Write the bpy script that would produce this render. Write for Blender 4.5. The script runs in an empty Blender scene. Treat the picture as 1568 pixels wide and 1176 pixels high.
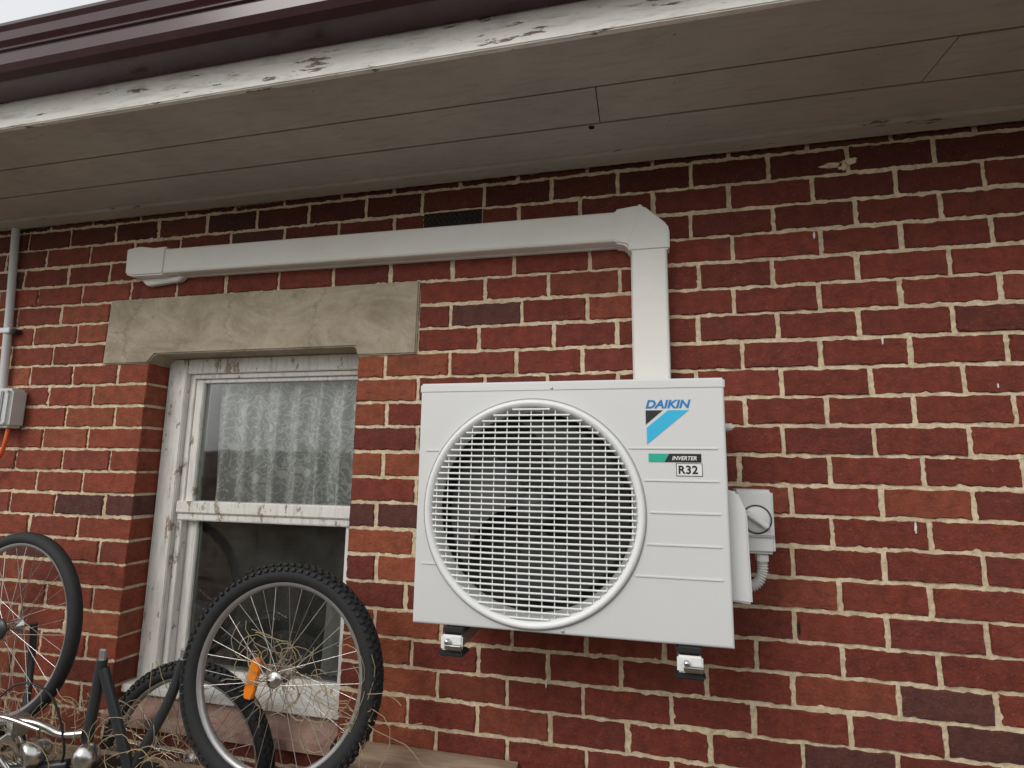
import bpy, bmesh, math, random
from mathutils import Vector, Matrix
random.seed(7)
sc=bpy.context.scene
COL=sc.collection
# ------------------------------------------------------------ helpers
def empty(name,parent=None):
    o=bpy.data.objects.new(name,None); COL.objects.link(o)
    if parent: o.parent=parent
    return o
def mesh_obj(name,verts,faces,mat,parent=None,smooth=False,colors=None):
    me=bpy.data.meshes.new(name); me.from_pydata(verts,[],faces); me.update()
    o=bpy.data.objects.new(name,me); COL.objects.link(o)
    if mat: me.materials.append(mat)
    if parent: o.parent=parent
    if smooth:
        for p in me.polygons: p.use_smooth=True
    if colors:
        a=me.color_attributes.new("Col",'FLOAT_COLOR','POINT')
        for i,c in enumerate(colors): a.data[i].color=(c[0],c[1],c[2],1)
    return o
def bm_obj(name,bm,mat,parent=None,smooth=False):
    me=bpy.data.meshes.new(name); bm.to_mesh(me); bm.free()
    o=bpy.data.objects.new(name,me); COL.objects.link(o)
    if mat: me.materials.append(mat)
    if parent: o.parent=parent
    if smooth:
        for p in me.polygons: p.use_smooth=True
    return o
def box(name,x0,x1,y0,y1,z0,z1,mat,parent=None,bev=0.0,seg=2):
    bm=bmesh.new(); bmesh.ops.create_cube(bm,size=1)
    for v in bm.verts:
        v.co=Vector(((x0+x1)/2+v.co.x*(x1-x0),(y0+y1)/2+v.co.y*(y1-y0),(z0+z1)/2+v.co.z*(z1-z0)))
    if bev>0: bmesh.ops.bevel(bm,geom=bm.edges[:],offset=bev,segments=seg,affect='EDGES')
    return bm_obj(name,bm,mat,parent)
def prism(name,poly,y0,y1,mat,parent=None,bev=0.0):
    bm=bmesh.new()
    f=[bm.verts.new((x,y0,z)) for x,z in poly]; b=[bm.verts.new((x,y1,z)) for x,z in poly]
    n=len(poly); bm.faces.new(f); bm.faces.new(b[::-1])
    for i in range(n): bm.faces.new((f[(i+1)%n],f[i],b[i],b[(i+1)%n]))
    bmesh.ops.recalc_face_normals(bm,faces=bm.faces[:])
    if bev>0: bmesh.ops.bevel(bm,geom=bm.edges[:],offset=bev,segments=2,affect='EDGES')
    return bm_obj(name,bm,mat,parent)
def xprism(name,poly,x0,x1,mat,parent=None,smooth=False):
    bm=bmesh.new()
    f=[bm.verts.new((x0,y,z)) for y,z in poly]; b=[bm.verts.new((x1,y,z)) for y,z in poly]
    n=len(poly); bm.faces.new(f); bm.faces.new(b[::-1])
    for i in range(n): bm.faces.new((f[(i+1)%n],f[i],b[i],b[(i+1)%n]))
    bmesh.ops.recalc_face_normals(bm,faces=bm.faces[:])
    return bm_obj(name,bm,mat,parent,smooth)
def tubes(name,lines,r,mat,parent=None,cyclic=False,res=2,smooth=True):
    cu=bpy.data.curves.new(name,'CURVE'); cu.dimensions='3D'; cu.bevel_depth=r; cu.bevel_resolution=res; cu.use_fill_caps=True
    for pts in lines:
        s=cu.splines.new('POLY'); s.points.add(len(pts)-1)
        for i,p in enumerate(pts): s.points[i].co=(p[0],p[1],p[2],1)
        s.use_cyclic_u=cyclic; s.use_smooth=smooth
    o=bpy.data.objects.new(name,cu); COL.objects.link(o)
    if mat: cu.materials.append(mat)
    if parent: o.parent=parent
    return o
def smooth_path(pts,n=8):
    out=[]; P=[Vector(p) for p in pts]
    for i in range(len(P)-1):
        p0=P[max(i-1,0)];p1=P[i];p2=P[i+1];p3=P[min(i+2,len(P)-1)]
        for k in range(n):
            t=k/n
            out.append(0.5*((2*p1)+(p2-p0)*t+(2*p0-5*p1+4*p2-p3)*t*t+(3*p1-p0-3*p2+p3)*t**3))
    out.append(P[-1]); return out
def lathe_y(name,prof,c,mat,parent=None,n=96):
    vs=[];fs=[]
    for i in range(n):
        a=2*math.pi*i/n
        for r,y in prof: vs.append((c[0]+r*math.cos(a),y,c[1]+r*math.sin(a)))
    m=len(prof)
    for i in range(n):
        for j in range(m-1):
            fs.append((i*m+j,i*m+j+1,((i+1)%n)*m+j+1,((i+1)%n)*m+j))
    return mesh_obj(name,vs,fs,mat,parent,smooth=True)
# ------------------------------------------------------------ materials
class NT:
    def __init__(s,name):
        s.m=bpy.data.materials.new(name); s.m.use_nodes=True; s.t=s.m.node_tree; s.n=s.t.nodes; s.l=s.t.links
        s.b=s.n['Principled BSDF']
    def new(s,t,**k):
        x=s.n.new(t)
        for a,v in k.items(): setattr(x,a,v)
        return x
    def link(s,a,b): s.l.new(a,b)
    def coords(s,scale=(1,1,1)):
        tc=s.new('ShaderNodeTexCoord'); mp=s.new('ShaderNodeMapping'); mp.inputs['Scale'].default_value=scale
        s.link(tc.outputs['Object'],mp.inputs['Vector']); return mp.outputs['Vector']
    def noise(s,scale,detail=5,rough=.6,vec=None,dist=0):
        x=s.new('ShaderNodeTexNoise'); x.inputs['Scale'].default_value=scale; x.inputs['Detail'].default_value=detail
        x.inputs['Roughness'].default_value=rough; x.inputs['Distortion'].default_value=dist
        s.link(vec if vec is not None else s.coords(),x.inputs['Vector']); return x.outputs['Fac']
    def ramp(s,fac,stops):
        x=s.new('ShaderNodeValToRGB'); e=x.color_ramp.elements
        while len(e)<len(stops): e.new(0.5)
        for i,(p,c) in enumerate(stops):
            e[i].position=p; e[i].color=(c,c,c,1) if isinstance(c,(int,float)) else (*c,1)
        s.link(fac,x.inputs['Fac']); return x.outputs['Color']
    def mix(s,fac,a,b,mode='MIX'):
        x=s.new('ShaderNodeMix',data_type='RGBA',blend_type=mode)
        for i,v in ((0,fac),(6,a),(7,b)):
            if hasattr(v,'links'): s.link(v,x.inputs[i])
            elif isinstance(v,(int,float)): x.inputs[i].default_value=v
            else: x.inputs[i].default_value=(*v,1)
        return x.outputs[2]
    def base(s,c):
        if hasattr(c,'links'): s.link(c,s.b.inputs['Base Color'])
        else: s.b.inputs['Base Color'].default_value=(*c,1)
    def bump(s,h,strength=.3,dist=.002):
        x=s.new('ShaderNodeBump'); x.inputs['Strength'].default_value=strength; x.inputs['Distance'].default_value=dist
        s.link(h,x.inputs['Height']); s.link(x.outputs['Normal'],s.b.inputs['Normal'])
    def set(s,**k):
        for a,v in k.items(): s.b.inputs[a.replace('_',' ')].default_value=v
def simple(name,col,rough=.5,metal=0,var=.12,scale=30,bump=0):
    m=NT(name); n=m.noise(scale,4)
    c=m.mix(n,tuple(x*(1-var) for x in col),tuple(min(1,x*(1+var)) for x in col)); m.base(c)
    m.set(Roughness=rough,Metallic=metal)
    if bump: m.bump(n,bump,.001)
    return m.m
m=NT("brick_face")
at=m.new('ShaderNodeAttribute',attribute_name='Col')
n1=m.noise(26,9,.74); n2=m.noise(120,5,.65); n3=m.noise(9,6,.7); n4=m.noise(50,8,.72,m.coords((.5,1,2)))
c=m.mix(1.0,at.outputs['Color'],m.ramp(n1,[(.3,.45),(.68,1.0)]),'MULTIPLY')
c=m.mix(m.ramp(n4,[(.54,0),(.66,.55)]),c,(.055,.024,.022))
c=m.mix(m.ramp(n2,[(.58,0),(.70,.45)]),c,(.32,.14,.09))
st=m.noise(70,9,.8,m.coords((1,1,1.4)))
c=m.mix(m.ramp(st,[(.64,0),(.70,.6)]),c,(.42,.32,.22))
c=m.mix(m.ramp(n3,[(.5,0),(.78,.5)]),c,(.07,.032,.028))
m.base(c); m.set(Roughness=.78,Specular_IOR_Level=.3)
h=m.mix(.5,n1,n2); m.bump(h,1.0,.008)
M_BRICK=m.m
m=NT("mortar_joint")
n1=m.noise(60,8,.72); n2=m.noise(5,6,.65)
c=m.mix(m.ramp(n1,[(.3,0),(.60,1)]),(.46,.35,.215),(.80,.67,.47))
c=m.mix(m.ramp(n2,[(.50,0),(.75,.5)]),c,(.28,.20,.13))
m.base(c); m.set(Roughness=.95); m.bump(n1,1.0,.006)
M_MORTAR=m.m
def peel(name,paint,under,thr=.62,rough=.5,sc_=(1,1,1),dirt=.5,grey=.32):
    m=NT(name); n=m.noise(16,9,.72,m.coords(sc_)); d=m.noise(3.5,7,.65); g=m.noise(70,5,.6,m.coords((1 if sc_[0]>=1 else .15,1,.12 if sc_[0]>=1 else 1)))
    f=m.ramp(n,[(thr,0),(thr+.015,1)])
    p=m.mix(m.ramp(d,[(.35,0),(.75,dirt)]),paint,tuple(x*.6 for x in paint))
    p=m.mix(m.ramp(g,[(.5,0),(.72,grey)]),p,(.22,.20,.17))
    u=m.mix(m.noise(60,4,.6,m.coords((.1,1,1))),under,tuple(x*1.6 for x in under))
    m.base(m.mix(f,p,u)); m.set(Roughness=rough)
    inv=m.new('ShaderNodeInvert'); m.link(f,inv.inputs['Color']); m.bump(inv.outputs['Color'],.6,.002)
    return m.m
M_FRAME=peel("peeling_white_paint",(.80,.785,.735),(.26,.20,.15),.595,sc_=(1.3,1,.5),grey=.42)
M_FASCIA=peel("peeling_fascia_paint",(.90,.88,.83),(.15,.11,.08),.59,sc_=(.4,1,2.4),dirt=.3,grey=.45)
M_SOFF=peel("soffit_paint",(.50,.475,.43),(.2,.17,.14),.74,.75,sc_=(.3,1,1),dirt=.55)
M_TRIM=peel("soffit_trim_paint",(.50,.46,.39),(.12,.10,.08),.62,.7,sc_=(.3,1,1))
m=NT("concrete_lintel"); n1=m.noise(5,9,.7,m.coords((.7,1,1.2)),1.2); n2=m.noise(80,6,.7); n3=m.noise(14,9,.75)
c=m.mix(m.ramp(n1,[(.32,0),(.68,1)]),(.27,.225,.16),(.50,.43,.325))
c=m.mix(m.ramp(n3,[(.54,0),(.70,.6)]),c,(.18,.155,.12)); c=m.mix(m.ramp(n2,[(.58,0),(.7,.5)]),c,(.58,.52,.42))
vo=m.new('ShaderNodeTexVoronoi',feature='DISTANCE_TO_EDGE'); vo.inputs['Scale'].default_value=1.9
mpn=m.new('ShaderNodeMix',data_type='RGBA'); mpn.inputs[0].default_value=.14
m.link(m.coords(),mpn.inputs[6]); nz=m.new('ShaderNodeTexNoise'); nz.inputs['Scale'].default_value=5; nz.inputs['Detail'].default_value=9; nz.inputs['Roughness'].default_value=.7; m.link(nz.outputs['Color'],mpn.inputs[7]); m.link(mpn.outputs[2],vo.inputs['Vector'])
c=m.mix(m.ramp(vo.outputs['Distance'],[(.002,.55),(.0045,0)]),c,(.08,.065,.05))
m.base(c); m.set(Roughness=.9); m.bump(m.mix(.5,n2,n3),.8,.006); M_CONC=m.m
M_GUT=simple("maroon_gutter_paint",(.05,.016,.022),.2,0,.35,12)
M_AC=simple("white_powder_coat",(.67,.68,.675),.42,0,.03,4)
M_ACG=simple("guard_white",(.82,.83,.82),.4,0,.03,4)
m=NT("duct_pvc"); n1=m.noise(4,7,.65,m.coords((.6,1,1))); n2=m.noise(50,6,.7)
c=m.mix(m.ramp(n1,[(.4,0),(.75,.3)]),(.76,.75,.71),(.50,.47,.41)); c=m.mix(m.ramp(n2,[(.66,0),(.74,.35)]),c,(.3,.27,.22)); m.base(c); m.set(Roughness=.42); M_DUCT=m.m
M_GREYP=simple("grey_pvc",(.58,.59,.58),.45,0,.06,10)
M_DGREY=simple("knob_grey",(.33,.34,.34),.4)
M_BLACK=simple("black_plastic",(.018,.018,.02),.55)
M_CAV=simple("condenser_fins",(.035,.035,.034),.6,.2)
M_BLADE=simple("fan_blade_grey",(.06,.062,.062),.5)
M_GALV=simple("galvanised_steel",(.55,.56,.57),.35,.9,.15,60)
M_CHROME=simple("worn_chrome",(.62,.61,.58),.25,1,.3,50)
M_RIM=simple("alloy_rim",(.5,.5,.5),.4,.8,.2,40)
M_RUB=simple("tyre_rubber",(.018,.018,.019),.75,0,.3,60,.4)
M_DFRAME=simple("bicycle_frame_paint",(.035,.038,.042),.35,0,.2,20)
M_AMBER=simple("amber_reflector",(.85,.24,.02),.25)
M_ORANGE=simple("orange_cable",(.75,.12,.02),.45)
M_STRAW=simple("dry_straw",(.38,.30,.18),.85,0,.3,20)
M_BLUE=simple("logo_blue",(.0,.20,.52),.4,0,.02)
M_CYAN=simple("logo_cyan",(.03,.47,.75),.4,0,.02)
M_GREEN=simple("label_green",(.02,.42,.28),.4,0,.02)
M_LBK=simple("label_black",(.012,.012,.012),.4,0,.02)
M_LWH=simple("label_white",(.8,.8,.8),.4,0,.02)
M_DARK=simple("dark_void",(.012,.011,.010),.9)
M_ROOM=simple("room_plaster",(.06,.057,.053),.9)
M_VENT=simple("vent_terracotta",(.035,.020,.018),.9,0,.3,40,.5)
M_SPLASH=simple("white_splash",(.7,.69,.65),.8)
M_WOOD=NT("weathered_timber"); _n=M_WOOD.noise(14,8,.7,M_WOOD.coords((.15,1,2)));
M_WOOD.base(M_WOOD.ramp(_n,[(.3,(.10,.07,.045)),(.5,(.29,.20,.135)),(.7,(.46,.36,.26))])); M_WOOD.set(Roughness=.85); M_WOOD.bump(_n,.6,.004); M_WOOD=M_WOOD.m
m=NT("painted_sill"); n1=m.noise(12,8,.7); m.base(m.ramp(n1,[(.3,(.19,.11,.085)),(.55,(.36,.22,.175)),(.75,(.46,.36,.30))])); m.set(Roughness=.85); m.bump(n1,.5,.004); M_SILL=m.m
m=NT("terracotta_tile"); n1=m.noise(9,7); m.base(m.ramp(n1,[(.3,(.10,.04,.03)),(.7,(.28,.11,.07))])); m.set(Roughness=.85); m.bump(n1,.4,.004); M_TILE=m.m
m=NT("ground_gravel"); n1=m.noise(25,9,.7); n2=m.noise(1.5,5); c=m.ramp(n1,[(.3,(.12,.11,.09)),(.7,(.38,.35,.30))]); m.base(m.mix(m.ramp(n2,[(.5,0),(.62,.6)]),c,(.08,.10,.04))); m.set(Roughness=.95); m.bump(n1,.8,.02); M_GROUND=m.m
m=NT("window_glass"); m.n.remove(m.b); out=m.n['Material Output']
tr=m.new('ShaderNodeBsdfTransparent'); tr.inputs['Color'].default_value=(.92,.94,.93,1)
gl=m.new('ShaderNodeBsdfGlossy'); gl.inputs['Roughness'].default_value=.03
df=m.new('ShaderNodeBsdfDiffuse'); df.inputs['Color'].default_value=(.35,.34,.32,1)
fr=m.new('ShaderNodeFresnel'); fr.inputs['IOR'].default_value=1.45
a=m.new('ShaderNodeMixShader'); b=m.new('ShaderNodeMixShader')
m.link(m.ramp(m.noise(7,7,.7),[(.4,.0),(.75,.07)]),a.inputs[0]); m.link(tr.outputs[0],a.inputs[1]); m.link(df.outputs[0],a.inputs[2])
m.link(fr.outputs[0],b.inputs[0]); m.link(a.outputs[0],b.inputs[1]); m.link(gl.outputs[0],b.inputs[2]); m.link(b.outputs[0],out.inputs['Surface'])
M_GLASS=m.m
def lace(name,col,amin,pattern=True):
    m=NT(name)
    if pattern:
        v2=m.new('ShaderNodeTexVoronoi',feature='F1'); v2.inputs['Scale'].default_value=17; m.link(m.coords((1,.3,.75)),v2.inputs['Vector'])
        sw=m.noise(22,4,.6,m.coords((1,.3,.6)),2.5)
        line=m.ramp(sw,[(.45,0),(.485,1),(.515,1),(.55,0)])
        flower=m.ramp(v2.outputs['Distance'],[(.20,1),(.26,0)])
        motif=m.mix(1,line,flower,'LIGHTEN')
        al=m.mix(motif,(amin,)*3,(.98,)*3)
        m.base(m.mix(motif,tuple(x*.80 for x in col),col)); m.link(al,m.b.inputs['Alpha'])
    else:
        m.base(m.mix(m.noise(6,5),tuple(x*.7 for x in col),col)); m.b.inputs['Alpha'].default_value=amin
    m.set(Roughness=.95); return m.m
M_LACE=lace("lace_cloth",(.90,.89,.88),.70)
M_SHEER=lace("sheer_cloth",(.13,.13,.125),.5,False)
M_DRAPE=lace("drape_cloth",(.42,.41,.39),.9,False)
# ------------------------------------------------------------ house
house=empty("brick_house")
RP=.0887; ZB=2.005; BP=.24; J=.0115
OX0,OX1=-1.96,-1.02
LX0,LX1=-2.19,-.79
ZT=2.654
def palette(x,z):
    r=random.random()
    if r<.66: c=(.245,.050,.030)
    elif r<.86: c=(.205,.043,.029)
    elif r<.96: c=(.285,.070,.038)
    else: c=(.145,.050,.040)
    if x<-1.9 and r<.96: c=(c[0]*1.25,c[1]*1.35,c[2]*1.15)
    if -1.03<x<-.78 and z<2.0 and r<.6: c=(.36,.095,.045)
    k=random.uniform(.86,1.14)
    if z>2.36: k*=.72  # courses under the eave darkened: staining plus eave shade put into brick colour
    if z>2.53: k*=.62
    return tuple(a*k for a in c)
bv=[];bf=[];bc=[]
def brick(x0,x1,z0,z1,depth=.02):
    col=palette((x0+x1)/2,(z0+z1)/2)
    nx=max(3,int((x1-x0)/.013)); nz=5
    j=lambda s=.0016: random.gauss(0,s)
    y=random.uniform(-.0025,.0012)
    tilt=random.gauss(0,.006); tz=random.gauss(0,.012)
    dz=random.gauss(0,.0011)
    wob=[random.uniform(0,6.28) for _ in range(3)]
    pts=[]
    for i in range(nx): pts.append((x0+(x1-x0)*i/nx,z0,0,1))
    for i in range(nz): pts.append((x1,z0+(z1-z0)*i/nz,-1,0))
    for i in range(nx): pts.append((x1-(x1-x0)*i/nx,z1,0,-1))
    for i in range(nz): pts.append((x0,z1-(z1-z0)*i/nz,1,0))
    n=len(pts); b=len(bv); xc=(x0+x1)/2; zc=(z0+z1)/2
    wv=[.0012*math.sin(px*55+wob[0])+.0008*math.sin(px*130+wob[1]) for (px,_,_,_) in pts]
    for ring in range(3):
        for q,(px,pz,ix,iz) in enumerate(pts):
            if ring==0:
                cut=abs(random.gauss(0,.0018))+.0010
                if random.random()<.07: cut+=random.uniform(.002,.008)
                X=px+ix*cut+j(.0006); Z=pz+iz*cut+j(.0006)+dz+wv[q]
                if ix==0 and abs(px-x0)<1e-6: X+=.004
                if ix==0 and abs(px-x1)<1e-6: X-=.004
                Y=y+(px-xc)*tilt+(pz-zc)*tz
                bv.append((X,Y,Z))
            elif ring==1: bv.append((px+j(.0010),y+.004+abs(j(.001)),pz+j(.0010)+dz+wv[q]))
            else: bv.append((px,depth,pz))
            bc.append(col)
    bf.append([b+i for i in range(n)])
    for ring in range(2):
        for i in range(n):
            k=(i+1)%n; o=b+ring*n
            bf.append((o+k,o+i,o+n+i,o+n+k))
def fill(a,b,i,z0,z1,da=.02,db=.02):
    off=-.665 if i%2 else -.545
    k0=math.floor((a-off)/BP); js=[a]
    k=k0+1
    while off+k*BP<b:
        x=off+k*BP+random.gauss(0,.007)
        if x-js[-1]>.06 and b-x>.06: js.append(x)
        k+=1
    js.append(b)
    for q in range(len(js)-1):
        d=.02
        if q==0: d=da
        if q==len(js)-2: d=max(d,db)
        jj=J*random.uniform(.85,1.4)
        xa=js[q]+(jj/2 if q>0 else 0); xb=js[q+1]-(jj/2 if q<len(js)-2 else 0)
        brick(xa,xb,z0,z1,d)
XL,XR=-4.3,3.3
for i in range(-23,8):
    z0=ZB+i*RP+J/2; z1=min(ZB+(i+1)*RP-J/2,ZT-.004)
    if z1-z0<.012: continue
    if 0<=i<=2: fill(XL,LX0-.006,i,z0,z1); fill(LX1+.006,XR,i,z0,z1)
    elif -15<=i<=-1: fill(XL,OX0,i,z0,z1,.02,.11); fill(OX1,XR,i,z0,z1,.11,.02)
    elif i==5: fill(XL,-.785,i,z0,z1); fill(-.555,XR,i,z0,z1)
    else: fill(XL,XR,i,z0,z1)
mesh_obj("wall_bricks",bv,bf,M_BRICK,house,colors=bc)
mv=[];mf=[]
def mortar(x0,x1,z0,z1,step=.010,y=.0044):
    nx=max(1,int((x1-x0)/step)); nz=max(1,int((z1-z0)/step)); b=len(mv)
    for a in range(nx+1):
        for c in range(nz+1):
            mv.append((x0+(x1-x0)*a/nx,max(.0028,y+random.gauss(0,.0014)),z0+(z1-z0)*c/nz))
    for a in range(nx):
        for c in range(nz):
            p=b+a*(nz+1)+c; mf.append((p,p+nz+1,p+nz+2,p+1))
SILLZ=ZB-15*RP
mortar(XL,OX0-.004,0,ZT); mortar(OX1+.004,XR,0,ZT); mortar(OX0-.004,OX1+.004,0,SILLZ); mortar(OX0-.004,OX1+.004,2.1,ZT)
mesh_obj("wall_mortar",mv,mf,M_MORTAR,house,smooth=True)
box("mortar_reveal",OX0-.05,OX0-.004,.010,.112,SILLZ,ZB,M_MORTAR,house)
box("mortar_reveal_right",OX1+.004,OX1+.05,.010,.112,SILLZ,ZB,M_MORTAR,house)
box("wall_core_left",XL,OX0-.05,.02,.25,0,2.9,M_MORTAR,house)
box("wall_core_right",OX1+.05,XR,.02,.25,0,2.9,M_MORTAR,house)
box("wall_core_top",OX0-.05,OX1+.05,.02,.25,2.1,2.9,M_MORTAR,house)
box("wall_core_bottom",OX0-.05,OX1+.05,.02,.25,0,SILLZ-.01,M_MORTAR,house)
prism("concrete_lintel",[(LX0,2.001),(OX0-.003,2.001),(OX0+.03,2.036),(OX1-.012,2.036),(OX1,2.001),(LX1,2.001),(LX1+.004,2.274),(LX0+.006,2.276)],-.008,.13,M_CONC,house,.005)
xprism("masonry_sill",[(-.035,SILLZ-.02),(-.035,SILLZ+.012),(.10,SILLZ+.062),(.14,SILLZ+.062),(.14,SILLZ-.02)],OX0+.002,OX1-.002,M_SILL,house)
# vent brick
box("air_vent_plate",-.782,-.558,.0100,.018,2.452,2.534,M_DARK,house)
vb=bmesh.new()
for a in range(12):
    x=-.776+a*.0193
    bmesh.ops.create_cube(vb,size=1,matrix=Matrix.Translation((x,.0035,2.493))@Matrix.Diagonal((.007,.010,.080,1)))
for c in range(4):
    z=2.457+c*.0242
    bmesh.ops.create_cube(vb,size=1,matrix=Matrix.Translation((-.67,.0030,z))@Matrix.Diagonal((.218,.009,.008,1)))
bm_obj("air_vent_grille",vb,M_VENT,house)
box("air_vent_backing",-.783,-.557,.0015,.0028,2.4515,2.5345,M_DARK,house)
# little splashes and damage on the wall
rs=random.Random(5)
def blob(name,x,z,w,h,mat,y=-.0045,irr=.35,n=14,th=.003):
    poly=[(x+w*math.cos(6.283*i/n)*(1+rs.uniform(-irr,irr)),z+h*math.sin(6.283*i/n)*(1+rs.uniform(-irr,irr))) for i in range(n)]
    return prism(name,poly,y,y+th,mat,house)
for x,z,w,h in ((.535,2.335,.003,.012),(.70,1.99,.0025,.010),(.742,1.45,.003,.014),(-.31,.94,.003,.014),(-.93,2.255,.002,.016),(.98,1.85,.002,.006)):
    blob("wall_splash",x,z,w,h,M_SPLASH)
for x,z,w,h in ((.60,2.565,.030,.008),(.655,2.575,.022,.012),(.632,2.56,.012,.016)): blob("mortar_smear",x,z,w,h,M_MORTAR)
blob("brick_chip",.425,1.155,.004,.016,M_DARK,irr=.5)
# soffit
def board(name,xa,xb,ya,yb,z,mat,th=.014,skew=0.0,skewl=0.0):
    vs=[(xa+skewl,ya,z),(xb+skew,ya,z),(xb,yb,z),(xa,yb,z)]
    vs+= [(v[0],v[1],z+th) for v in vs]
    fs=[(3,2,1,0),(4,5,6,7),(0,1,5,4),(1,2,6,5),(2,3,7,6),(3,0,4,7)]
    return mesh_obj(name,vs,fs,mat,house)
g=.0018
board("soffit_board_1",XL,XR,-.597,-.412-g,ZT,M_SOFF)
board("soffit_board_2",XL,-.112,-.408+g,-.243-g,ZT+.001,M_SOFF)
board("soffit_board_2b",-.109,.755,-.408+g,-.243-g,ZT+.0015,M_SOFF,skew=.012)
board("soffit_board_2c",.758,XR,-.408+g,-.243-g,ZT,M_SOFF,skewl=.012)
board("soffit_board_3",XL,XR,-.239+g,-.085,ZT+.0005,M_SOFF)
box("soffit_wall_trim",XL,XR,-.083,-.012,ZT-.012,ZT+.006,M_TRIM,house,.003)
box("soffit_backing",XL,XR,-.60,.0,ZT+.018,ZT+.03,M_DARK,house)
tubes("soffit_knot_hole",[[(-.138,-.226,ZT-.001),(-.138,-.226,ZT+.006)]],.010,M_DARK,house)
nl=[]
for a in range(14):
    for y in (-.56,-.44,-.38,-.27,-.21,-.11): nl.append([(-3.9+a*.5+rs.uniform(-.01,.01),y,ZT-.0006),(-3.9+a*.5+rs.uniform(-.01,.01),y,ZT+.004)])
tubes("soffit_nail_heads",nl,.0022,M_TRIM,house,res=1)
box("fascia",XL,XR,-.618,-.598,ZT-.006,2.86,M_FASCIA,house,.003)
gp=[(-.622,2.735),(-.70,2.735),(-.722,2.745),(-.732,2.762),(-.733,2.80),(-.738,2.812),(-.748,2.825),(-.752,2.85),(-.760,2.862),(-.758,2.874),(-.745,2.878),(-.738,2.868),(-.72,2.80),(-.70,2.75),(-.63,2.745),(-.625,2.86),(-.622,2.86)]
xprism("gutter",gp,XL,XR,M_GUT,house)
tubes("gutter_bead",[[(XL,-.735,2.806),(XR,-.735,2.806)]],.005,M_GUT,house)
xprism("roof",[(-.70,2.885),(2.6,4.3),(2.6,4.34),(-.70,2.925)],XL,XR,M_TILE,house)
# window
YW=.10
box("window_jamb_left",-1.957,-1.868,YW,YW+.12,.74,2.034,M_FRAME,house,.003)
box("window_stop_left",-1.867,-1.842,YW+.025,YW+.12,.76,2.0,M_FRAME,house,.002)
box("window_jamb_right",-1.045,-.975,YW+.014,YW+.12,.74,2.03,M_FRAME,house,.003)
box("window_head",-1.867,-1.046,YW+.004,YW+.12,1.972,2.034,M_FRAME,house,.003)
box("window_head_stop",-1.842,-1.046,YW+.018,YW+.1,1.952,1.971,M_FRAME,house,.002)
box("upper_sash_stile",-1.841,-1.803,YW+.030,YW+.065,1.40,1.951,M_FRAME,house,.003)
box("upper_sash_top_rail",-1.802,-1.047,YW+.031,YW+.064,1.935,1.951,M_FRAME,house,.002)
box("meeting_rail",-1.862,-1.047,YW+.008,YW+.066,1.400,1.447,M_FRAME,house,.004)
box("meeting_rail_lower",-1.862,-1.047,YW+.018,YW+.066,1.370,1.399,M_FRAME,house,.004)
box("lower_sash_stile_left",-1.841,-1.795,YW+.058,YW+.09,.77,1.371,M_FRAME,house,.003)
box("lower_sash_stile_right",-1.104,-1.047,YW+.03,YW+.09,.77,1.371,M_FRAME,house,.003)
box("lower_sash_bottom_rail",-1.794,-1.105,YW+.05,YW+.09,.745,.80,M_FRAME,house,.003)
box("timber_sill",-1.957,-.99,.035,YW+.12,.735,.765,M_FRAME,house,.004)
box("upper_glass",-1.803,-1.047,YW+.046,YW+.050,1.447,1.936,M_GLASS,house)
box("lower_glass",-1.795,-1.104,YW+.072,YW+.076,.80,1.371,M_GLASS,house)
def cloth(name,x0,x1,z0,z1,y,amp,waves,mat,flare=0,seed=0):
    rr=random.Random(seed); nx=260;nz=24; vs=[];fs=[]
    ph=[rr.uniform(0,6) for _ in range(4)]
    for i in range(nx+1):
        u=i/nx
        for k in range(nz+1):
            v=k/nz
            ww=u*waves*6.28+ph[0]+.7*math.sin(v*2+ph[1]+u*4)+.8*math.sin(u*9)
            w=math.sin(ww)+.35*math.sin(u*waves*2.3*6.28+ph[2]+v)
            zz=z0+(z1-z0)*v
            if k==0: zz+=.008*abs(math.sin(u*60))
            vs.append((x0+(x1-x0)*u+flare*(1-v)*math.sin(u*7),y+amp*w*(1.1-.4*v),zz))
    for i in range(nx):
        for k in range(nz):
            p=i*(nz+1)+k; fs.append((p,p+nz+1,p+nz+2,p+1))
    return mesh_obj(name,vs,fs,mat,house,smooth=True)
cloth("lace_curtain",-1.79,-.98,1.415,1.97,.205,.030,7,M_LACE,.01,3)
cloth("sheer_curtain_lower",-1.86,-.98,.74,1.41,.30,.014,5,M_SHEER,.02,5)
cloth("draped_cloth",-1.24,-.99,.80,1.10,.240,.02,2,M_DRAPE,.05,9)
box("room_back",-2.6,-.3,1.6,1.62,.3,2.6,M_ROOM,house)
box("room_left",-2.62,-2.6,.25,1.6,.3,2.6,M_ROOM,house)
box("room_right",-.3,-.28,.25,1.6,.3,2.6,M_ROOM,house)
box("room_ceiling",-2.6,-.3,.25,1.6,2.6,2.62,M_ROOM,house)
box("room_floor",-2.6,-.3,.25,1.6,.28,.3,M_ROOM,house)
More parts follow.
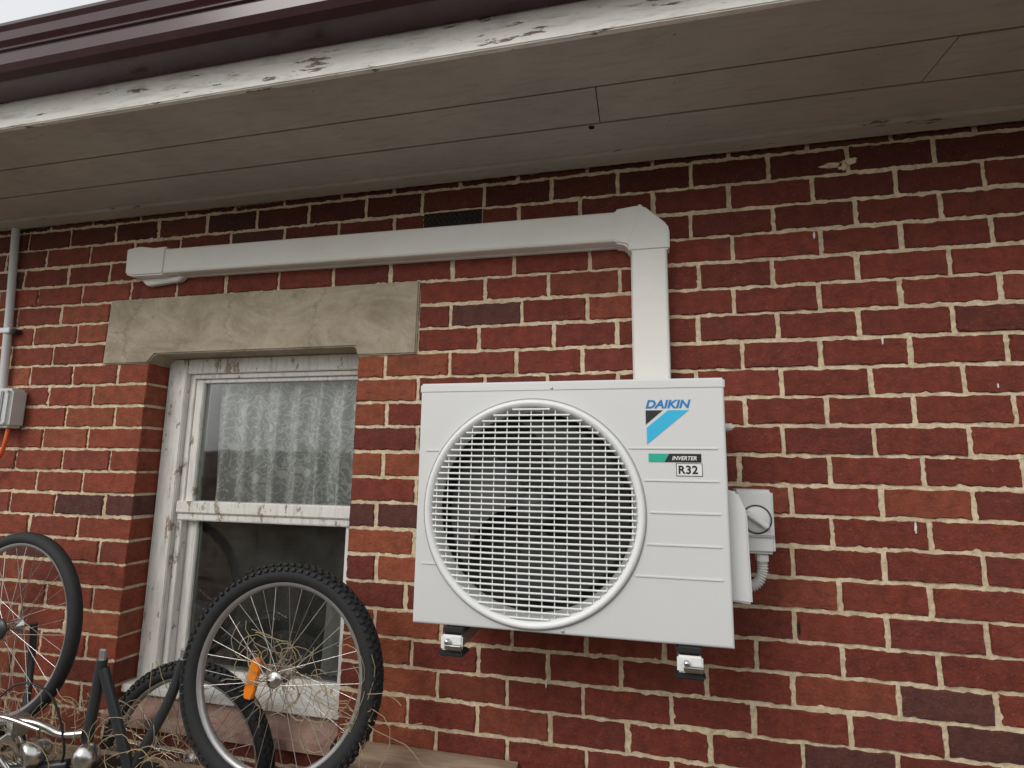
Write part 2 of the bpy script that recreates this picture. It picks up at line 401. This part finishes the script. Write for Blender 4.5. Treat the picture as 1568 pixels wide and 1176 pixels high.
# ------------------------------------------------------------ duct
duct=empty("refrigerant_pipe_duct")
def duct_run(name,p0,p1,w,d,mat):
    a=Vector((p0[0],0,p0[1]));b=Vector((p1[0],0,p1[1])); t=(b-a).normalized(); s=Vector((-t.z,0,t.x))
    prof=[(-w/2,-.002),(-w/2,-.016),(-w/2+.003,-.018),(-w/2+.003,-d+.010),(-w/2+.005,-d+.003),(-w/2+.011,-d),(w/2-.011,-d),(w/2-.005,-d+.003),(w/2-.003,-d+.010),(w/2-.003,-.018),(w/2,-.016),(w/2,-.002)]
    vs=[];n=len(prof)
    for q in (a,b):
        for u,y in prof: vs.append(tuple(q+s*u+Vector((0,y,0))))
    fs=[tuple(range(n)),tuple(range(2*n-1,n-1,-1))]+[(i,(i+1)%n,n+(i+1)%n,n+i) for i in range(n)]
    o=mesh_obj(name,vs,fs,mat,duct)
    bm=bmesh.new(); bm.from_mesh(o.data); bmesh.ops.recalc_face_normals(bm,faces=bm.faces[:]); bm.to_mesh(o.data); bm.free()
    return o
duct_run("horizontal_cover",(-1.90,2.408),(-.05,2.394),.110,.066,M_DUCT)
duct_run("vertical_cover",(.032,1.45),(.030,2.33),.118,.066,M_DUCT)
prism("end_cap",[(-2.062,2.47),(-2.058,2.363),(-2.03,2.352),(-1.868,2.350),(-1.866,2.468),(-1.93,2.466),(-2.0,2.478)],-.071,-.002,M_DUCT,duct,.006)
prism("end_cap_foot",[(-2.02,2.352),(-1.985,2.322),(-1.83,2.334),(-1.80,2.356)],-.03,-.002,M_DUCT,duct,.004)
prism("elbow",[(-.078,2.334),(-.078,2.452),(.0,2.460),(.018,2.455),(.088,2.388),(.095,2.37),(.095,2.302),(-.031,2.302),(-.042,2.326)],-.071,-.002,M_DUCT,duct,.006)
prism("elbow_collar",[(.0,2.461),(.010,2.458),(-.035,2.327),(-.041,2.327)],-.0725,-.05,M_DUCT,duct,.0008)
# ------------------------------------------------------------ air conditioner
ac=empty("air_conditioner_outdoor_unit")
X0,X1,Z0,Z1=-.607,.198,1.19,1.828; YF=-.38; YB=-.085
C=(-.290,1.490); RH=.272
angs=[2*math.pi*i/144 for i in range(144)]
for cx_,cz_ in ((X0,Z0),(X1,Z0),(X1,Z1),(X0,Z1)):
    angs.append(math.atan2(cz_-C[1],cx_-C[0])%(2*math.pi))
angs=sorted(set(angs))
def rectpt(a,ins=0):
    dx,dz=math.cos(a),math.sin(a); t=1e9
    if dx>1e-9: t=min(t,(X1-C[0])/dx)
    if dx<-1e-9: t=min(t,(X0-C[0])/dx)
    if dz>1e-9: t=min(t,(Z1-C[1])/dz)
    if dz<-1e-9: t=min(t,(Z0-C[1])/dz)
    x,z=C[0]+dx*t,C[1]+dz*t
    return (min(max(x,X0+ins),X1-ins),min(max(z,Z0+ins),Z1-ins))
rings=[]
rings.append([(C[0]+RH*math.cos(a),YF+.09,C[1]+RH*math.sin(a)) for a in angs])
rings.append([(C[0]+RH*math.cos(a),YF,C[1]+RH*math.sin(a)) for a in angs])
for ins,y in ((.007,YF),(.0035,YF+.001),(.001,YF+.0035),(0,YF+.007),(0,YB)):
    rings.append([(lambda p:(p[0],y,p[1]))(rectpt(a,ins)) for a in angs])
N=len(angs); vs=[v for r_ in rings for v in r_]; fs=[]
for k in range(len(rings)-1):
    for i in range(N): fs.append((k*N+i,k*N+(i+1)%N,(k+1)*N+(i+1)%N,(k+1)*N+i))
fs.append(tuple((len(rings)-1)*N+i for i in range(N)))
body=mesh_obj("cabinet",vs,fs,M_AC,ac)
box("top_lid",X0-.002,X1+.002,YF-.002,YB+.002,Z1-.0255,Z1+.003,M_AC,ac,.005)
lathe_y("fan_bellmouth",[(.268,YF+.085),(.262,YF+.05),(.268,YF+.012),(.274,YF-.006),(.281,YF-.0125),(.288,YF-.011),(.2915,YF-.004),(.292,YF+.002)],C,M_ACG,ac,128)
lathe_y("fan_ring_groove",[(.2925,YF-.0006),(.2955,YF-.0006)],C,M_DGREY,ac,128)
lathe_y("fan_cavity",[(.262,YF+.05),(.262,YF+.14),(.0001,YF+.14)],C,M_CAV,ac,64)
box("condenser_coil",C[0]-.25,C[0]+.25,YF+.13,YF+.138,C[1]-.25,C[1]+.25,M_CAV,ac)
def dome(x,z): 
    r2=((x-C[0])**2+(z-C[1])**2)/(.272**2); return YF-.004-.012*(1-min(1,r2))
H_=[];V_=[]
RG=.270
for k in range(-17,18):
    z=C[1]+k*.0156; h=math.sqrt(max(0,RG**2-(z-C[1])**2))
    if h>.03: H_.append([(C[0]-h+2*h*t/18,dome(C[0]-h+2*h*t/18,z),z) for t in range(19)])
for k in range(-8,9):
    x=C[0]+k*.0325; h=math.sqrt(max(0,RG**2-(x-C[0])**2))
    if h>.03: V_.append([(x,dome(x,C[1]-h+2*h*t/18)+.0045,C[1]-h+2*h*t/18) for t in range(19)])
tubes("guard_horizontal_wires",H_,.0027,M_ACG,ac,res=2)
tubes("guard_vertical_wires",V_,.0016,M_ACG,ac,res=2)
fv=[];ff=[]
for b_ in range(3):
    a0=2*math.pi*b_/3+.5; base=len(fv); nu,nv=10,14
    for i in range(nu+1):
        for k in range(nv+1):
            r_=.05+(.245-.05)*i/nu; w=(.55+.45*i/nu); a=a0+w*(k/nv-.5)*1.5+.5*i/nu
            fv.append((C[0]+r_*math.cos(a),YF+.085-.05*(k/nv-.5)*(1+.3*i/nu),C[1]+r_*math.sin(a)))
    for i in range(nu):
        for k in range(nv):
            p=base+i*(nv+1)+k; ff.append((p,p+nv+1,p+nv+2,p+1))
mesh_obj("fan_blades",fv,ff,M_BLADE,ac,smooth=True)
lathe_y("fan_hub",[(.0001,YF+.03),(.02,YF+.03),(.045,YF+.04),(.052,YF+.06),(.052,YF+.12)],C,M_BLADE,ac,48)
for i,z in enumerate((1.654,1.574,1.496,1.419,1.343)):
    dz=z-C[1]; xs=C[0]+math.sqrt(max(.0,.296**2-dz*dz))+.006
    box("rib_%d"%i,xs,.178,YF-.0026,YF+.001,z-.0022,z+.0022,M_AC,ac,.0009)
box("rib_left_upper",-.585,-.548,YF-.0026,YF+.001,1.642,1.6464,M_AC,ac,.0009)
box("rib_left_lower",-.585,-.545,YF-.0026,YF+.001,1.342,1.3464,M_AC,ac,.0009)
def screw(x,z,y=YF-.001,r=.004): lathe_y("screw",[(.0001,y-.003),(r*.8,y-.003),(r,y-.001),(r,y+.002)],(x,z),M_GALV,ac,12)
for x,z in ((-.235,1.812),(-.012,1.512),(-.205,1.2)): screw(x,z)
def text(name,s,x,z,size,mat,y,shear=0,xs=1,bold=0,sp=1):
    cu=bpy.data.curves.new(name,'FONT'); cu.body=s; cu.size=size; cu.shear=shear; cu.extrude=.0003; cu.offset=bold; cu.space_character=sp
    cu.materials.append(mat); o=bpy.data.objects.new(name,cu); COL.objects.link(o); o.parent=ac
    o.rotation_euler=(math.pi/2,0,0); o.location=(x,y,z); o.scale=(xs,1,1); return o
def flat(name,poly,y,mat):
    return prism(name,poly,y-.0004,y+.0004,mat,ac)
ye=YF-.0008
text("brand_lettering","DAIKIN",.006,1.756,.0285,M_BLUE,ye,.25,1.12,.0009)
flat("logo_black",[(.007,1.750),(.049,1.750),(.007,1.714)],ye,M_LBK)
flat("logo_cyan",[(.062,1.750),(.112,1.750),(.009,1.664),(.009,1.706)],ye,M_CYAN)
flat("label_green",[(.012,1.620),(.050,1.620),(.062,1.641),(.012,1.641)],ye,M_GREEN)
flat("label_black",[(.0505,1.620),(.138,1.620),(.138,1.641),(.0625,1.641)],ye,M_LBK)
text("label_lettering","INVERTER",.068,1.6255,.0135,M_LWH,ye-.0008,.25,.98,.0003)
flat("refrigerant_label_border",[(.078,1.586),(.140,1.586),(.140,1.6175),(.078,1.6175)],ye,M_LBK)
flat("refrigerant_label",[(.0795,1.5875),(.1385,1.5875),(.1385,1.616),(.0795,1.616)],ye-.001,M_LWH)
text("refrigerant_lettering","R32",.082,1.5925,.0275,M_LBK,ye-.002,0,1.02,.0007,1.08)
prism("valve_cover",[(.199,1.555),(.226,1.548),(.246,1.50),(.250,1.282),(.199,1.286)],-.33,-.12,M_AC,ac,.005)
box("side_handle",.199,.228,-.31,-.22,1.706,1.722,M_AC,ac,.004)
iso=empty("isolator_switch",ac)
box("isolator_back",.236,.334,-.205,-.125,1.385,1.552,M_GREYP,iso,.008,3)
box("isolator_lid",.240,.330,-.217,-.2052,1.43,1.546,M_GREYP,iso,.005)
lathe_y("isolator_dial",[(.0001,-.2205),(.031,-.2205),(.034,-.217),(.034,-.212)],(.287,1.475),M_GREYP,iso,40)
lathe_y("isolator_dial_ring",[(.0345,-.2186),(.038,-.2186),(.038,-.212)],(.287,1.475),M_BLACK,iso,40)
kn=box("isolator_knob",-.007,.007,-.014,.006,-.031,.031,M_GREYP,iso,.003); kn.location=(.287,-.228,1.475); kn.rotation_euler=(0,math.radians(-55),0)
box("isolator_gland",.29,.318,-.19,-.15,1.36,1.386,M_GREYP,iso,.004)
cp=smooth_path([(.304,-.17,1.365),(.304,-.17,1.335),(.290,-.17,1.305),(.262,-.17,1.29),(.235,-.17,1.285)],10)
tubes("flexible_conduit",[cp],.0115,M_GREYP,iso,res=3)
rr=[]
for i in range(1,len(cp)-1,2):
    t=(cp[i+1]-cp[i-1]).normalized(); s=Vector((0,1,0)); w=t.cross(s)
    rr.append([tuple(cp[i]+(s*math.cos(a)+w*math.sin(a))*.0126) for a in [6.283*q/14 for q in range(14)]])
tubes("flexible_conduit_ribs",rr,.0018,M_GREYP,iso,cyclic=True,res=1)
for nm,x in (("bracket_left",-.486),("bracket_right",.095)):
    b=empty(nm,ac)
    box(nm+"_wall_rail",x-.02,x+.02,-.014,-.006,1.13,1.75,M_GALV,b,.002)
    box(nm+"_arm_web",x-.022,x+.022,-.40,-.014,1.146,1.149,M_GALV,b)
    box(nm+"_arm_side_a",x-.025,x-.022,-.40,-.014,1.146,1.176,M_GALV,b)
    box(nm+"_arm_side_b",x+.022,x+.025,-.40,-.014,1.146,1.176,M_GALV,b)
    box(nm+"_rubber",x-.028,x+.028,-.395,-.33,1.1765,1.189,M_BLACK,b,.003)
    box(nm+"_end_cap",x-.029,x+.029,-.408,-.4005,1.138,1.176,M_LWH,b,.004)
    box(nm+"_end_foot",x-.034,x+.034,-.41,-.36,1.124,1.137,M_BLACK,b,.004)
    box(nm+"_clip",x-.015,x+.03,-.420,-.409,1.142,1.156,M_CHROME,b,.003)
    lathe_y(nm+"_bolt",[(.0001,-.424),(.006,-.424),(.007,-.42),(.007,-.408)],(x-.008,1.162),M_CHROME,b,12)
# ------------------------------------------------------------ electrical conduit + box
con=empty("electrical_conduit")
tubes("pipe",[[(-2.757,-.022,2.64),(-2.72,-.022,2.26),(-2.69,-.022,1.9)]],.0155,M_GREYP,con,res=4)
box("saddle",-2.735,-2.672,-.044,-.002,2.150,2.172,M_GALV,con,.003)
tubes("saddle_screw",[[(-2.668,-.002,2.16),(-2.668,-.03,2.16)]],.010,M_BLACK,con)
box("junction_box",-2.86,-2.565,-.075,-.002,1.735,1.90,M_GREYP,con,.012,3)
box("junction_box_lid",-2.85,-2.60,-.084,-.0752,1.745,1.89,M_GREYP,con,.004)
tubes("junction_box_screw",[[(-2.58,-.074,1.885),(-2.58,-.078,1.885)],[(-2.58,-.074,1.75),(-2.58,-.078,1.75)]],.005,M_DGREY,con)
oc=empty("orange_extension_cable")
tubes("cable",[smooth_path([(-2.60,-.04,1.738),(-2.598,-.045,1.68),(-2.615,-.045,1.62),(-2.66,-.045,1.57),(-2.78,-.04,1.50),(-2.95,-.04,1.3),(-2.9,-.04,1.0),(-2.95,-.04,.01)],8)],.008,M_ORANGE,oc)
# ------------------------------------------------------------ wheels & bicycles
def wheel(parent,name,R,tr,knobby,spokes,rimw,loc,rz=0,rx=0,reflector=False,cog=False):
    w=empty(name,parent)
    w.location=loc; w.rotation_euler=(rx,0,rz)
    vs=[];fs=[];n=96;m_=12
    rc=R-tr
    for i in range(n):
        a=2*math.pi*i/n
        for k in range(m_):
            b=2*math.pi*k/m_; rad=rc+tr*math.cos(b); vs.append((rad*math.cos(a),tr*math.sin(b),rad*math.sin(a)))
    for i in range(n):
        for k in range(m_): fs.append((i*m_+k,i*m_+(k+1)%m_,((i+1)%n)*m_+(k+1)%m_,((i+1)%n)*m_+k))
    mesh_obj(name+"_tyre",vs,fs,M_RUB,w,True)
    if knobby:
        bm=bmesh.new(); nk=84
        for i in range(nk):
            for row,(b,sx) in enumerate(((-1.0,.011),(-.45,.012),(.15,.012),(.6,.012),(1.0,.011))):
                a=2*math.pi*(i+(.5 if row%2 else 0))/nk
                rad=rc+(tr+.001)*math.cos(b); y=(tr+.001)*math.sin(b)
                mt=Matrix.Rotation(-a,4,'Y')@Matrix.Translation((rad,y,0))@Matrix.Rotation(b,4,'Z')@Matrix.Diagonal((.011,.011,sx,1))
                bmesh.ops.create_cube(bm,size=1,matrix=mt)
        bm_obj(name+"_tread_knobs",bm,M_RUB,w)
    ri=rc-tr*.75
    prof=[(ri+.008,-.010),(ri+.006,-.013),(ri-rimw*.6,-.012),(ri-rimw,-.006),(ri-rimw,.006),(ri-rimw*.6,.012),(ri+.006,.013),(ri+.008,.010)]
    lathe_y(name+"_rim",prof,(0,0),M_RIM,w,96)
    L=[]
    for i in range(spokes):
        a=2*math.pi*i/spokes; s=1 if i%2 else -1; da=.35*(1 if (i//2)%2 else -1)
        L.append([(.022*math.cos(a+da*2.4),s*.028,.022*math.sin(a+da*2.4)),((ri-rimw)*math.cos(a),0,(ri-rimw)*math.sin(a))])
    tubes(name+"_spokes",L,.0011,M_CHROME,w,res=1)
    lathe_y(name+"_hub",[(.004,-.055),(.006,-.055),(.006,-.036),(.012,-.036),(.024,-.031),(.024,-.026),(.012,-.022),(.011,.022),(.024,.026),(.024,.031),(.012,.036),(.006,.036),(.006,.05),(.0001,.05)],(0,0),M_CHROME,w,24)
    if cog: lathe_y(name+"_sprocket",[(.012,-.050),(.022,-.048),(.03,-.044),(.037,-.040),(.037,-.036),(.012,-.034)],(0,0),M_DFRAME,w,24)
    if reflector:
        p=[(-.012,-.055),(.012,-.055),(.019,-.03),(.016,0),(.019,.03),(.012,.06),(-.012,.06),(-.018,.03),(-.013,0),(-.018,-.03)]
        o=prism(name+"_reflector",p,-.012,.004,M_AMBER,w,.003); o.location=(-.085,0,-.012); o.rotation_euler=(0,math.radians(8),0)
    return w
bw=empty("bicycle_wheel")
wheel(bw,"wheel",.320,.027,True,36,.016,(-1.074,-.26,.972),rz=math.radians(3),rx=math.radians(-4),reflector=True)
bk=empty("bicycle")
wheel(bk,"rear_wheel",.322,.024,True,36,.014,(-1.51,-.11,.605),rz=math.radians(2),rx=0)
fork=[smooth_path([(-1.632,-.35,1.0),(-1.64,-.35,.90),(-1.66,-.34,.72),(-1.60,-.33,.56)],6),
      smooth_path([(-1.40,-.28,1.0),(-1.43,-.29,.88),(-1.51,-.31,.70),(-1.56,-.33,.56)],6)]
tubes("fork_blades",fork,.0155,M_DFRAME,bk,res=4)
tubes("frame_tubes",[[(-1.625,-.35,.975),(-1.53,-.33,.74),(-1.48,-.30,.50)],[(-1.58,-.33,.58),(-1.58,-.33,.42)],[(-1.58,-.33,.45),(-1.52,-.15,.60)],[(-1.58,-.33,.52),(-1.9,-.30,.36)]],.015,M_DFRAME,bk,res=4)
box("fork_dropout_a",-1.645,-1.618,-.355,-.346,.985,1.03,M_GALV,bk,.003)
box("fork_dropout_b",-1.413,-1.386,-.285,-.276,.985,1.03,M_GALV,bk,.003)
tubes("chain_stays",[[(-1.50,-.15,.615),(-1.58,-.32,.47)],[(-1.50,-.07,.615),(-1.60,-.25,.43)]],.009,M_DFRAME,bk,res=3)
tubes("handlebar",[smooth_path([(-1.95,-.42,.66),(-1.85,-.40,.66),(-1.75,-.36,.60),(-1.62,-.33,.56),(-1.45,-.30,.56),(-1.30,-.32,.58)],6)],.012,M_CHROME,bk,res=4)
box("seat",-1.7,-1.45,-.40,-.24,.645,.685,M_BLACK,bk,.02)
b2=empty("bicycle.001")
DX,DY,DZ=-.22,.16,-.035
wheel(b2,"front_wheel",.330,.022,False,32,.013,(-2.215,-.20,1.01),rz=math.radians(-4),rx=math.radians(-3),cog=True)
def sh(L): return [(p[0]+DX,p[1]+DY,p[2]+DZ) for p in L]
tubes("fork",[smooth_path(sh([(-2.00,-.42,1.045),(-1.99,-.42,.9),(-1.93,-.42,.62),(-1.88,-.42,.54)]),6),smooth_path(sh([(-1.97,-.30,1.045),(-1.96,-.30,.9),(-1.88,-.36,.66),(-1.86,-.40,.54)]),6)],.012,M_DFRAME,b2,res=4)
tubes("handlebar",[smooth_path([(-2.15,-.42,.70),(-2.02,-.43,.77),(-1.90,-.42,.82),(-1.80,-.40,.82),(-1.72,-.38,.79),(-1.66,-.36,.79)],6)],.0115,M_CHROME,b2,res=4)
tubes("brake_levers",[smooth_path([(-2.06,-.47,.77),(-1.96,-.48,.80),(-1.86,-.47,.77),(-1.80,-.46,.72)],6),smooth_path([(-1.95,-.45,.83),(-1.86,-.45,.85),(-1.74,-.43,.82)],6),smooth_path([(-2.02,-.45,.70),(-1.92,-.46,.74),(-1.84,-.44,.80)],6)],.0065,M_CHROME,b2,res=3)
tubes("brake_cables",[smooth_path([(-1.95,-.45,.83),(-1.86,-.42,.93),(-1.75,-.40,.90),(-1.70,-.38,.75),(-1.75,-.36,.66)],8),smooth_path([(-2.02,-.44,1.0),(-1.98,-.46,.95),(-2.06,-.46,.88),(-2.0,-.44,.7)],8)],.0032,M_BLACK,b2,res=2)
tubes("frame_tubes",[[(-2.085,-.26,.68),(-1.95,-.40,.78)],[(-2.09,-.26,.66),(-2.5,-.28,.69)],[(-2.09,-.26,.70),(-2.45,-.28,.82)],[(-1.98,-.40,.80),(-1.88,-.44,.68)],[(-1.95,-.42,.67),(-1.70,-.36,.70)]],.015,M_DFRAME,b2,res=4)
lathe_y("chainring",[(.030,-.372),(.036,-.376),(.075,-.376),(.080,-.372),(.075,-.368),(.036,-.368),(.030,-.372)],(-1.93,.70),M_CHROME,b2,48)
tubes("crank",[[(-1.93,-.385,.70),(-1.79,-.39,.66)]],.010,M_CHROME,b2,res=3)
box("pedal",-1.83,-1.75,-.45,-.395,.65,.672,M_BLACK,b2,.004)
wheel(b2,"back_wheel",.335,.017,False,32,.013,(-2.98,-.30,.98),rz=math.radians(8),rx=0)
tubes("back_stays",[[(-2.98,-.34,.98),(-2.48,-.31,.7)],[(-2.98,-.26,.98),(-2.48,-.29,.7)]],.009,M_DFRAME,b2,res=3)
def dome_lamp(name,loc,r,parent,rot):
    bm=bmesh.new(); bmesh.ops.create_uvsphere(bm,u_segments=32,v_segments=16,radius=r)
    for v in bm.verts:
        if v.co.y>0: v.co.y*=1.25
        if v.co.y<-r*.35: v.co.y=-r*.35-(abs(v.co.y)-r*.35)*.3
    o=bm_obj(name,bm,M_CHROME,parent,True); o.location=loc; o.rotation_euler=rot; return o
dome_lamp("headlamp",(-1.80,-.40,.735),.042,b2,(.2,0,-.5))
dome_lamp("bell",(-1.615,-.38,.735),.036,b2,(1.9,0,0))
box("stem_clamp",-1.875,-1.835,-.43,-.38,.78,.84,M_CHROME,b2,.008)
# ------------------------------------------------------------ bench and plank
be=empty("timber_bench")
box("bench_top_front",-3.3,-.62,-.50,-.34,.602,.640,M_WOOD,be,.004)
box("bench_top_back",-3.3,-.70,-.33,-.16,.604,.642,M_WOOD,be,.004)
for i,(x,y) in enumerate(((-3.0,-.45),(-3.0,-.2),(-1.9,-.45),(-1.9,-.2),(-.8,-.45),(-.8,-.2))):
    box("leg_%d"%i,x-.03,x+.03,y-.03,y+.03,0,.60,M_WOOD,be,.003)
pl=empty("timber_plank")
xprism("plank",[(-.075,.655),(-.075,.69),(-.008,.705),(-.008,.66)],-1.0,-.395,M_WOOD,pl)
for i,x in enumerate((-.95,-.45)): box("post_%d"%i,x-.03,x+.03,-.065,-.01,0,.656,M_WOOD,pl,.003)
tl=empty("roof_tile_stack")
for r_ in range(12):
    for k in range(3):
        x=-.74+k*.13+random.uniform(-.012,.012); z=.0+r_*.055
        n=8; poly=[]
        for q in range(n+1):
            a=math.pi*q/n; poly.append((x+.062*math.cos(a),z+.045*math.sin(a)))
        for q in range(n,-1,-1):
            a=math.pi*q/n; poly.append((x+.050*math.cos(a),z+.034*math.sin(a)))
        prism("tile_%d_%d"%(r_,k),poly,-.36+random.uniform(-.02,.02),-.08,M_TILE,tl)
# ------------------------------------------------------------ dry grass
gr=[]
rg=random.Random(11)
def strand(x,y,z,L,dirx,up,n=7,curl=.5):
    a=math.atan2(up,dirx); p=[Vector((x,y,z))]; k=rg.uniform(-curl,curl)
    for i in range(n):
        a+=k+rg.uniform(-.25,.25); p.append(p[-1]+Vector((math.cos(a)*L/n,rg.uniform(-.3,.3)*L/n,math.sin(a)*L/n)))
    return p
for _ in range(170):
    gr.append(strand(rg.uniform(-2.2,-1.35),rg.uniform(-.42,-.15),rg.uniform(.62,.80),rg.uniform(.06,.2),rg.uniform(-1,1),rg.uniform(.0,1)))
for _ in range(46):
    gr.append(strand(-1.08+rg.gauss(0,.05),-.26+rg.uniform(-.03,.02),.99+rg.gauss(0,.03),rg.uniform(.06,.22),rg.uniform(-1,1),rg.uniform(-.9,.6),curl=.6))
for _ in range(26):
    gr.append(strand(-.84+rg.gauss(0,.03),-.27,.86+rg.gauss(0,.07),rg.uniform(.08,.26),rg.uniform(-.3,1),rg.uniform(-1,1),curl=.5))
tubes("dry_grass",gr,.0012,M_STRAW,None,res=0)
# ------------------------------------------------------------ ground + fence behind
mesh_obj("ground",[(-60,-60,0),(60,-60,0),(60,60,0),(-60,60,0)],[(0,1,2,3)],M_GROUND)
fe=empty("unseen_paling_fence")  # out of view, added so the window glass reflects something dark
bm=bmesh.new()
for i in range(90):
    x=-6+i*.135; h=1.75+random.uniform(-.02,.02)
    bmesh.ops.create_cube(bm,size=1,matrix=Matrix.Translation((x+.06,-3.61,h/2+.01))@Matrix.Diagonal((.124,.02,h,1)))
bm_obj("palings",bm,M_WOOD,fe)
box("rail_top",-6,6.1,-3.598,-3.55,1.4,1.49,M_WOOD,fe); box("rail_bottom",-6,6.1,-3.598,-3.55,.3,.39,M_WOOD,fe)
# ------------------------------------------------------------ world, sun, camera
w=bpy.data.worlds.new("World"); sc.world=w; w.use_nodes=True; nt=w.node_tree
bg=nt.nodes['Background']; sky=nt.nodes.new('ShaderNodeTexSky'); sky.sky_type='NISHITA'; sky.sun_disc=False
EL,AZ=math.radians(37),math.radians(205)
sky.sun_elevation=EL; sky.sun_rotation=AZ; sky.dust_density=4; sky.air_density=1.2
hs=nt.nodes.new('ShaderNodeHueSaturation'); hs.inputs['Saturation'].default_value=.3
mx=nt.nodes.new('ShaderNodeMix'); mx.data_type='RGBA'; mx.inputs[0].default_value=.7; mx.inputs[7].default_value=(7.8,7.9,8.0,1)
nt.links.new(sky.outputs[0],hs.inputs['Color']); nt.links.new(hs.outputs[0],mx.inputs[6]); nt.links.new(mx.outputs[2],bg.inputs['Color']); bg.inputs['Strength'].default_value=.13
sl=bpy.data.lights.new("sun",'SUN'); sl.energy=1.1; sl.angle=math.radians(28); sl.color=(1,.97,.93)
so=bpy.data.objects.new("sun",sl); COL.objects.link(so)
d=Vector((math.sin(AZ)*math.cos(EL),math.cos(AZ)*math.cos(EL),math.sin(EL)))
so.rotation_euler=d.to_track_quat('Z','Y').to_euler(); so.location=d*10
cam=bpy.data.cameras.new("camera"); cam.sensor_width=36; cam.lens=36*850/1568; cam.clip_end=500; cam.clip_start=.02
co=bpy.data.objects.new("camera",cam); COL.objects.link(co)
right=Vector((.97339,.22869,.01483));up=Vector((.01991,-.14885,.98866));back=Vector((.2283,-.96205,-.14944))
mt=Matrix((right,up,back)).transposed().to_4x4(); mt.translation=Vector((0,-1.83,1.6)); co.matrix_world=mt
sc.camera=co
sc.view_settings.view_transform='Standard'; sc.view_settings.look='None'; sc.view_settings.exposure=0
